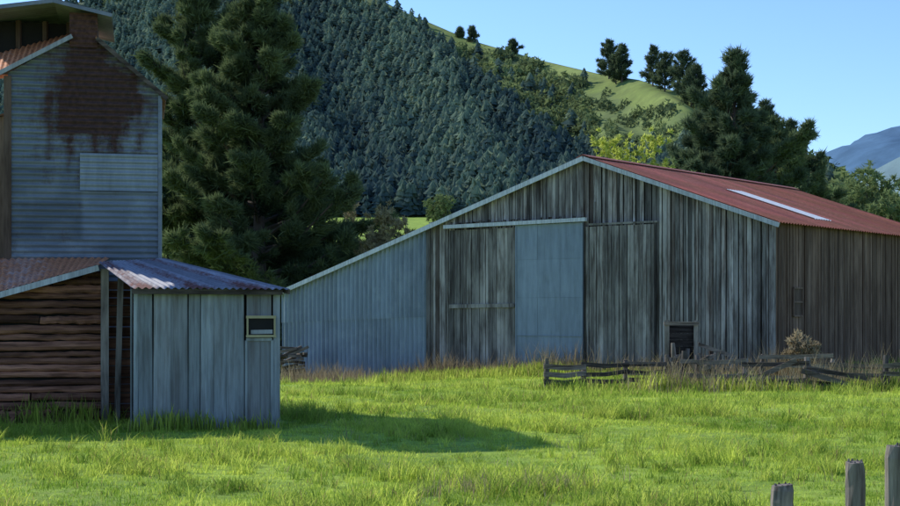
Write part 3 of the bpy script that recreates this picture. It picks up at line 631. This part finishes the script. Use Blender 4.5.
one_beam('eave_board',M_rail,shed,A_+Vector((0,.05,-.05)),B_+Vector((-.1,.05,-.05)),.05,.07,.2); one_beam('eave_board',M_rail,shed,B_+Vector((0,.02,-.04)),C_+Vector((0,0,-.04)),.03,.07,.4)

# slab hut
LWl=Wall((-5.44,22.0),(TA.x,TA.y)); KS=.25
out_=thing('slab_hut',LWl.p(1.2,-.15),'hut of reddish brown horizontal timber slabs with rusty iron roof','hut')
def L3(s,b,z): return LWl.P+TA*s+TBk*b+Vector((0,0,z))
mb=MB(); z_=-.2
while z_<2.3:
    h=U(.08,.16); s1=3.3
    smx=min(s1,(2.27-(z_+h*.7))/KS) if z_+h>1.4 else s1
    if smx>.2:
        n=14; cuts=[0.]+([U(.8,2.4)] if U(0,1)<.5 else [])+[1e9]
        for ci in range(len(cuts)-1):
            a0=cuts[ci]+.01; a1=min(smx,cuts[ci+1]-.01)
            if a1-a0<.15: continue
            dz=U(-.025,.025); tp=U(.8,1.1); tq=U(.8,1.1)
            pts=[L3(a0+(a1-a0)*i/n,-.02+U(-.014,.014),z_+h/2+dz*i/n+U(-.01,.01)) for i in range(n+1)]
            tube(mb,pts,[h*.50*(tp+(tq-tp)*i/n) for i in range(n+1)],9,min(1,max(0,.5+random.gauss(0,.3))),.11)
    z_+=h
mk('front_wall',mb,M_log,out_)
mb=MB(); mb.add([L3(-.0,.06,-.3),L3(3.3,.06,-.3),L3(3.3,.06,1.42),L3(0,.06,2.22)],[(0,1,2,3)]); quadv(mb,L3(3.3,.06,-.3),L3(3.3,2.3,-.3),L3(3.3,2.3,1.6),L3(3.3,.06,1.4)); mk('dark_backing',mb,M_dark,out_)  # near-black sheets give the darkness between and behind the slabs
one_beam('corner_post',M_post,out_,L3(-.02,-.16,-.25),L3(-.02,-.16,2.24),.12,.1,.55,up=SNF); one_beam('corner_post',M_post,out_,L3(-.2,-.12,-.25),L3(-.26,-.12,2.1),.09,.08,.35,up=SNF)
mb=MB(); z_=-.2
while z_<2.05:
    h=U(.1,.2); beam(mb,L3(-.75,.12+U(0,.05),z_+h/2),L3(0,.12+U(0,.05),z_+h/2),.05,h*.9,U(.1,.7)); z_+=h
mk('recess_wall',mb,M_log,out_)
E0=W(-70,311,21.1);E1=W(99,264.5,21.72);E2=W(110,257.5,23.85);E3=W(-70,257.5,23.3)
mb=MB(); nrm=Vector((0,-.1,1)).normalized()
ribbed(mb,lambda f:E0.lerp(E1,f),lambda f:E3.lerp(E2,f),3.2,.12,.013,nrm,8,.8,lambda f,t:.1+.1*math.sin(f*9),6,1,.4)
mk('roof',mb,M_rusty,out_,label='rusty orange corrugated iron roof')
mb=MB(); beam(mb,E0+Vector((0,-.02,-.05)),E1+Vector((0,-.02,-.05)),.03,.09,.6); mk('barge_board',mb,M_pale,out_,label='pale grey sloping barge board')
fp=thing('firewood_pile',L3(1.4,-.25,-.15),'low pile of cut firewood against the slab hut wall','firewood')
mb=MB()
for i in range(30):
    s_=.7+(i%15)*.13+U(-.02,.02); r_=U(.045,.07); zz=-.1+.11*(i//15)
    tube(mb,[L3(s_,-.42+U(-.05,.05),zz),L3(s_,-.2,zz)],[r_,r_],9,U(.2,.8),.12)
mk('logs',mb,M_log,fp)

dp=thing('timber_pile',gp(291,50),'heap of old dark timber beside the iron lean-to','timber pile'); mb=MB(); dx,dy,dz=gp(291,50)
for i in range(30):
    q=U(-.5,.5); beam(mb,(dx+q-U(.2,.7),dy+U(-.4,.4),dz+.055*i*U(.7,1.1)),(dx+q*.4+U(.2,.6),dy+U(-.4,.4),dz+.055*i+U(-.1,.15)),.14,.09,U(0,.8))
mk('planks',mb,M_rail,dp)

# ---------------- FENCES
def fence(path,label,rails=(.3,.6,.88),H=1.0,pw=.15,wonk=.04,skip=0.,extra=None):
    b=gp(*path[0]); f=thing('rail_fence',b,label,'fence')
    P=[Vector(gp(*p)) for p in path]
    for i,p in enumerate(P):
        mb=MB(); hh=H*U(.82,1.2); t=U(.0,.55); l=U(-.11,.11); w=pw*U(.8,1.15)
        pts=[p+Vector((l*q,U(-.01,.01),-.2+(hh+.2)*q)) for q in (0,.4,.8,1)]
        tube(mb,pts,[w/2*1.05,w/2,w/2*.97,w/2*.8],7,t,.14); mk('post',mb,M_post,f)
    for i in range(len(P)-1):
        for r_ in rails:
            if U(0,1)<skip: continue
            mb=MB(); a_=P[i]+Vector((-.06,-.1,r_+U(-wonk,wonk))); b_=P[i+1]+Vector((.06,-.1,r_+U(-wonk,wonk)))
            if U(0,1)<skip*.8: b_=a_.lerp(b_,U(.6,.9)); b_.z-=r_*U(.3,.8)
            md=a_.lerp(b_,.5)+Vector((0,0,-U(0,.06))); t=U(.2,.95); hh=U(.09,.13)
            beam(mb,a_,md,.035,hh,t); beam(mb,md,b_,.035,hh,t); mk('rail',mb,M_rail,f)
    if extra:
        for (a_,b_) in extra:
            mb=MB(); beam(mb,a_,b_,.04,.12,U(.3,.9)); mk('brace',mb,M_rail,f)
    return f
def gz3(px,Y,h): v=gp(px,Y); return (v[0],v[1]-.14,v[2]+h)
fence([(546,34),(583,34.6),(626,35.2),(668,35.6)],'low weathered dark timber rail fence by the barn doors',rails=(.22,.42,.62),H=.72,wonk=.05,skip=.06)
fence([(682,34.2),(743,34),(806,33.6),(884,33),(925,32.7)],'dark weathered timber yard rails with broken braces',rails=(.22,.44,.65),H=.82,wonk=.09,skip=.2,
  extra=[(gz3(735,33.8,.1),gz3(795,33.6,.75)),(gz3(800,33.5,.5),gz3(858,33.2,.08))])
fence([(760,37.4),(830,37.1),(905,36.8)],'second row of weathered yard rails beside the barn wall',rails=(.3,.55,.78),H=.85,wonk=.09,skip=.12)
fence([(668,35.6),(676,37.4),(684,39.4)],'short leaning rail fence running towards the barn',rails=(.25,.5,.75),H=.95,wonk=.08)
fence([(700,34.4),(706,36.4),(713,38.4)],'short rail fence running towards the barn',rails=(.25,.5,.75),H=.9,wonk=.08)
rp=thing('loading_ramp',gp(690,38.6),'dark timber stock loading ramp against the barn wall','loading ramp')
def R3(px,Y,h): v=gp(px,Y); return Vector((v[0],v[1],v[2]+h))
for px_ in (667,696):
    for Y_ in (38.0,39.4): one_beam('post',M_post,rp,R3(px_,Y_,-.1),R3(px_,Y_,1.7 if Y_>39 else 1.62),.12,.12,U(.3,.6))
mb=MB(); 
for i in range(7): beam(mb,R3(667,38.0+.2*i,.55),R3(696,38.0+.2*i,.55),.17,.05,U(.2,.7))
mk('deck',mb,M_rail,rp)
mb=MB(); 
for h in (.7,.88,1.06,1.24,1.42,1.58): beam(mb,R3(667,39.45,h),R3(696,39.45,h),.03,.175,U(.0,.05)); beam(mb,R3(668,38.0,h),R3(667.5,39.4,h),.03,.1,U(.2,.6))
beam(mb,R3(664,37.93,1.62),R3(699,37.93,1.62),.05,.1,1.)
mk('side_boards',mb,M_rail,rp)
mb=MB(); 
for i in range(6): beam(mb,R3(700+i*5,38.3,.52-.07*i),R3(700+i*5,39.2,.52-.07*i),.15,.05,U(.3,.9))
beam(mb,R3(698,38.2,.75),R3(732,38.2,.35),.05,.12,.7); beam(mb,R3(698,38.2,1.05),R3(735,38.2,.72),.05,.1,.8)
mk('ramp_planks',mb,M_rail,rp)
leafy('dry_bush',gp(803,38.4),1.45,.5,95,'dry brown leafless bush beside the barn side wall',M_dry,170,.07,14,cat='bush')
for i,(px_,top,wd,Y_) in enumerate([(782,485,24,9.7),(855,462,20,9.0),(895,446,20,8.4)]):
    x=(px_-450)/F*Y_; zt=CZ+(HY-top)/F*Y_; gb=float(g(x,Y_)); w=wd/F*Y_
    mb=MB(); n=10
    pts=[Vector((x+U(-.004,.004),Y_+U(-.004,.004),gb-.2+(zt-gb+.2)*q)) for q in (0,.3,.55,.8,.93,1)]
    tube(mb,pts,[w/2*1.06,w/2*1.03,w/2,w/2*.98,w/2*.97,w/2*.86],11,.55,.06)
    for k in range(7):
        an=k*.9; c=Vector((x+math.cos(an)*w*.3,Y_+math.sin(an)*w*.3,zt-.03)); beam(mb,c,c+Vector((U(-.004,.004),0,U(.032,.05))),.02,.016,U(.3,.9),taper=.5)
    mk('fence_post',mb,M_post,None,org=(x,Y_,gb),label='weathered grey timber fence post with splintered top',category='fence post',group='old fence posts in the pasture')

# ---------------- GRASS
def clumps(n,y0,y1,nb,hmin,hmax,wid,seed,seg=True,tonef=None,pos=None,lean=.5,rust=0.,rad=.06,toff=0.,mask=False):
    r=np.random.default_rng(seed)
    if pos is None:
        q=r.random(n); Yc=y0+(y1-y0)*q**1.15
        Xc=r.uniform(-1,1,n)*(.36*Yc+1.5)
        if mask:
            kk_=(wob(Xc+3,Yc,1.1)+.7*wob(Xc,Yc+7,2.7)+r.normal(0,.3,n))>.25; Xc=Xc[kk_];Yc=Yc[kk_]; n=len(Xc)
    else: Xc,Yc=pos; n=len(Xc)
    k=1+.5*wob(Xc,Yc,1.3)+.45*wob(Xc+9,Yc,4.)
    H=r.uniform(hmin,hmax,n)*np.clip(k,.3,1.9)
    az=r.uniform(0,6.283,(n,nb)); ln=r.uniform(.1,1,(n,nb))*lean
    h=H[:,None]*r.uniform(.5,1.15,(n,nb)); 
    bx=Xc[:,None]+r.normal(0,rad,(n,nb)); by=Yc[:,None]+r.normal(0,rad,(n,nb)); bz=g(bx,by)-.01
    dx=np.cos(az)*ln*h; dy=np.sin(az)*ln*h
    wx=-np.sin(az+r.normal(0,1.,(n,nb)))*wid; wy=np.cos(az)*wid
    tn=toff+.48+.3*wob(Xc,Yc,.45)+.34*wob(Xc+5,Yc-3,1.9)+.26*wob(Xc-2,Yc+4,5.)+r.uniform(-.34,.34,n)
    T=np.clip(np.repeat(tn[:,None],nb,1)+r.uniform(-.15,.15,(n,nb)),0,1)
    rs=np.clip((r.random((n,nb))<.06)*.8+rust*r.random((n,1)),0,1)
    st=lambda x,y,z:np.stack([x,y,z],-1)
    if seg:
        p0=st(bx-wx,by-wy,bz);p1=st(bx+wx,by+wy,bz);m0=st(bx+dx*.35-wx*.8,by+dy*.35-wy*.8,bz+h*.62);m1=st(bx+dx*.35+wx*.8,by+dy*.35+wy*.8,bz+h*.62);tp=st(bx+dx,by+dy,bz+h)
        V=np.stack([p0,p1,m0,m1,tp],2).reshape(-1,3); nbl=n*nb; b=np.arange(nbl)[:,None]*5
        Fc=np.concatenate([b+np.array([0,1,3]),b+np.array([0,3,2]),b+np.array([2,3,4])]); kk=5
    else:
        V=np.stack([st(bx-wx,by-wy,bz),st(bx+wx,by+wy,bz),st(bx+dx,by+dy,bz+h)],2).reshape(-1,3); Fc=np.arange(len(V)).reshape(-1,3); kk=3
    return V,Fc,np.repeat(T.ravel(),kk),np.repeat(rs.ravel(),kk)
def merge(parts):
    Vs=[];Fs=[];Ts=[];Rs=[];o=0
    for V,Fc,T,R in parts: Vs.append(V);Fs.append(Fc+o);Ts.append(T);Rs.append(R);o+=len(V)
    return np.concatenate(Vs),np.concatenate(Fs),np.concatenate(Ts),np.concatenate(Rs)
V,Fc,T,R=merge([clumps(13000,9.5,22,13,.03,.07,.0035,1,True,lean=.9),clumps(27000,20,52,11,.035,.085,.008,2,False,rad=.1,lean=.9),
                clumps(4800,10,24,28,.09,.21,.0042,4,True,rad=.045,lean=1.2,toff=-.06,rust=.2,mask=True),clumps(4600,22,44,20,.12,.27,.0095,5,False,rad=.08,lean=1.1,toff=-.1,rust=.25,mask=True)])
tri_mesh('grass',V,M_grass,T,R,Fc,kind='stuff',label='bright green pasture grass with rough tufts',category='grass')
r=np.random.default_rng(21)
def along(p,q,n,j): 
    t=r.random(n); return p[0]+(q[0]-p[0])*t+r.normal(0,j,n),p[1]+(q[1]-p[1])*t+r.normal(0,j,n)
def cat(*ps): return np.concatenate([p[0] for p in ps]),np.concatenate([p[1] for p in ps])
q0=FW.p(0,0,.4,NF);q1=FW.p(SL,0,.4,NF);q2=SW.p(8,0,.4,NS)
wall=cat(along(q0,q1,700,.25),along(q0,q2,300,.25),along(gp(540,34),gp(900,33.2),380,.3),along(S3(0,-.15,0),S3(w_,-.15,0),50,.06),along(L3(0,-.3,0),L3(3,-.3,0),60,.1),along(FW.p(6,0,.9,NF),FW.p(14,0,1.3,NF),800,.5),(r.normal(-.6,1.3,500),r.normal(45.2,.7,500)))
V,Fc,T,R=merge([clumps(0,0,0,12,.16,.40,.010,31,True,pos=wall,rad=.12,rust=.35)])
tri_mesh('tall_grass',V,M_grass,np.clip(T-.05,0,1),R,Fc,kind='stuff',label='rank green grass along walls and fences',category='grass')
dry=cat(along(FW.p(9,0,.6,NF),FW.p(19.5,0,.7,NF),520,.3),along(FW.p(1,0,.5,NF),FW.p(9,0,.5,NF),170,.25),along(gp(640,34),gp(900,34),170,.6),along(gp(760,38),gp(880,38),220,.4),
        along(gp(283,47),gp(345,48),260,.6))
small=cat(along(gp(440,12.0),gp(560,13.2),70,.25),(r.uniform(-2,6,110),r.uniform(11,26,110)))
V,Fc,T,R=merge([clumps(0,0,0,12,.3,.85,.007,41,True,pos=dry,rad=.14,lean=.6),clumps(0,0,0,6,.10,.22,.0028,42,True,pos=small,rad=.06,lean=.8)])
tri_mesh('dry_stalks',V,M_dry,T,R*0,Fc,kind='stuff',label='pale dry seed stalks standing in the grass',category='dry grass')

# ---------------- light, sky, camera
EL=math.radians(36); AZ=math.atan2(-.77,.64)
sd_=Vector((math.sin(AZ)*math.cos(EL),math.cos(AZ)*math.cos(EL),math.sin(EL)))
L=bpy.data.lights.new('sun','SUN'); L.energy=5.0; L.angle=math.radians(.5); L.color=(1,.96,.88)
lo=bpy.data.objects.new('sun',L); lo.rotation_euler=sd_.to_track_quat('Z','Y').to_euler(); bpy.context.scene.collection.objects.link(lo)
wd=bpy.data.worlds.new('World'); bpy.context.scene.world=wd; wd.use_nodes=True; nt=wd.node_tree; nt.nodes.clear()
sk=nt.nodes.new('ShaderNodeTexSky'); sk.sky_type='NISHITA'; sk.sun_disc=False; sk.sun_elevation=EL; sk.sun_rotation=AZ; sk.air_density=1.0; sk.dust_density=.1; sk.ozone_density=2.0
bg=nt.nodes.new('ShaderNodeBackground'); bg.inputs[1].default_value=.15; wo=nt.nodes.new('ShaderNodeOutputWorld')
mu=nt.nodes.new('ShaderNodeMixRGB'); mu.blend_type='MULTIPLY'; mu.inputs[0].default_value=1; mu.inputs[2].default_value=(.84,1.04,1.36,1)
nt.links.new(sk.outputs[0],mu.inputs[1]); nt.links.new(mu.outputs[0],bg.inputs[0]); nt.links.new(bg.outputs[0],wo.inputs[0])
sc=bpy.context.scene; sc.view_settings.view_transform='Standard'; sc.view_settings.look='None'; sc.view_settings.exposure=0
cam=bpy.data.cameras.new('camera'); cam.sensor_width=36; cam.lens=F/900*36; cam.shift_y=(HY-253)/900; cam.clip_end=20000; cam.clip_start=.1
co=bpy.data.objects.new('camera',cam); co.location=(0,0,CZ); co.rotation_euler=(math.radians(90),0,0); sc.collection.objects.link(co); sc.camera=co
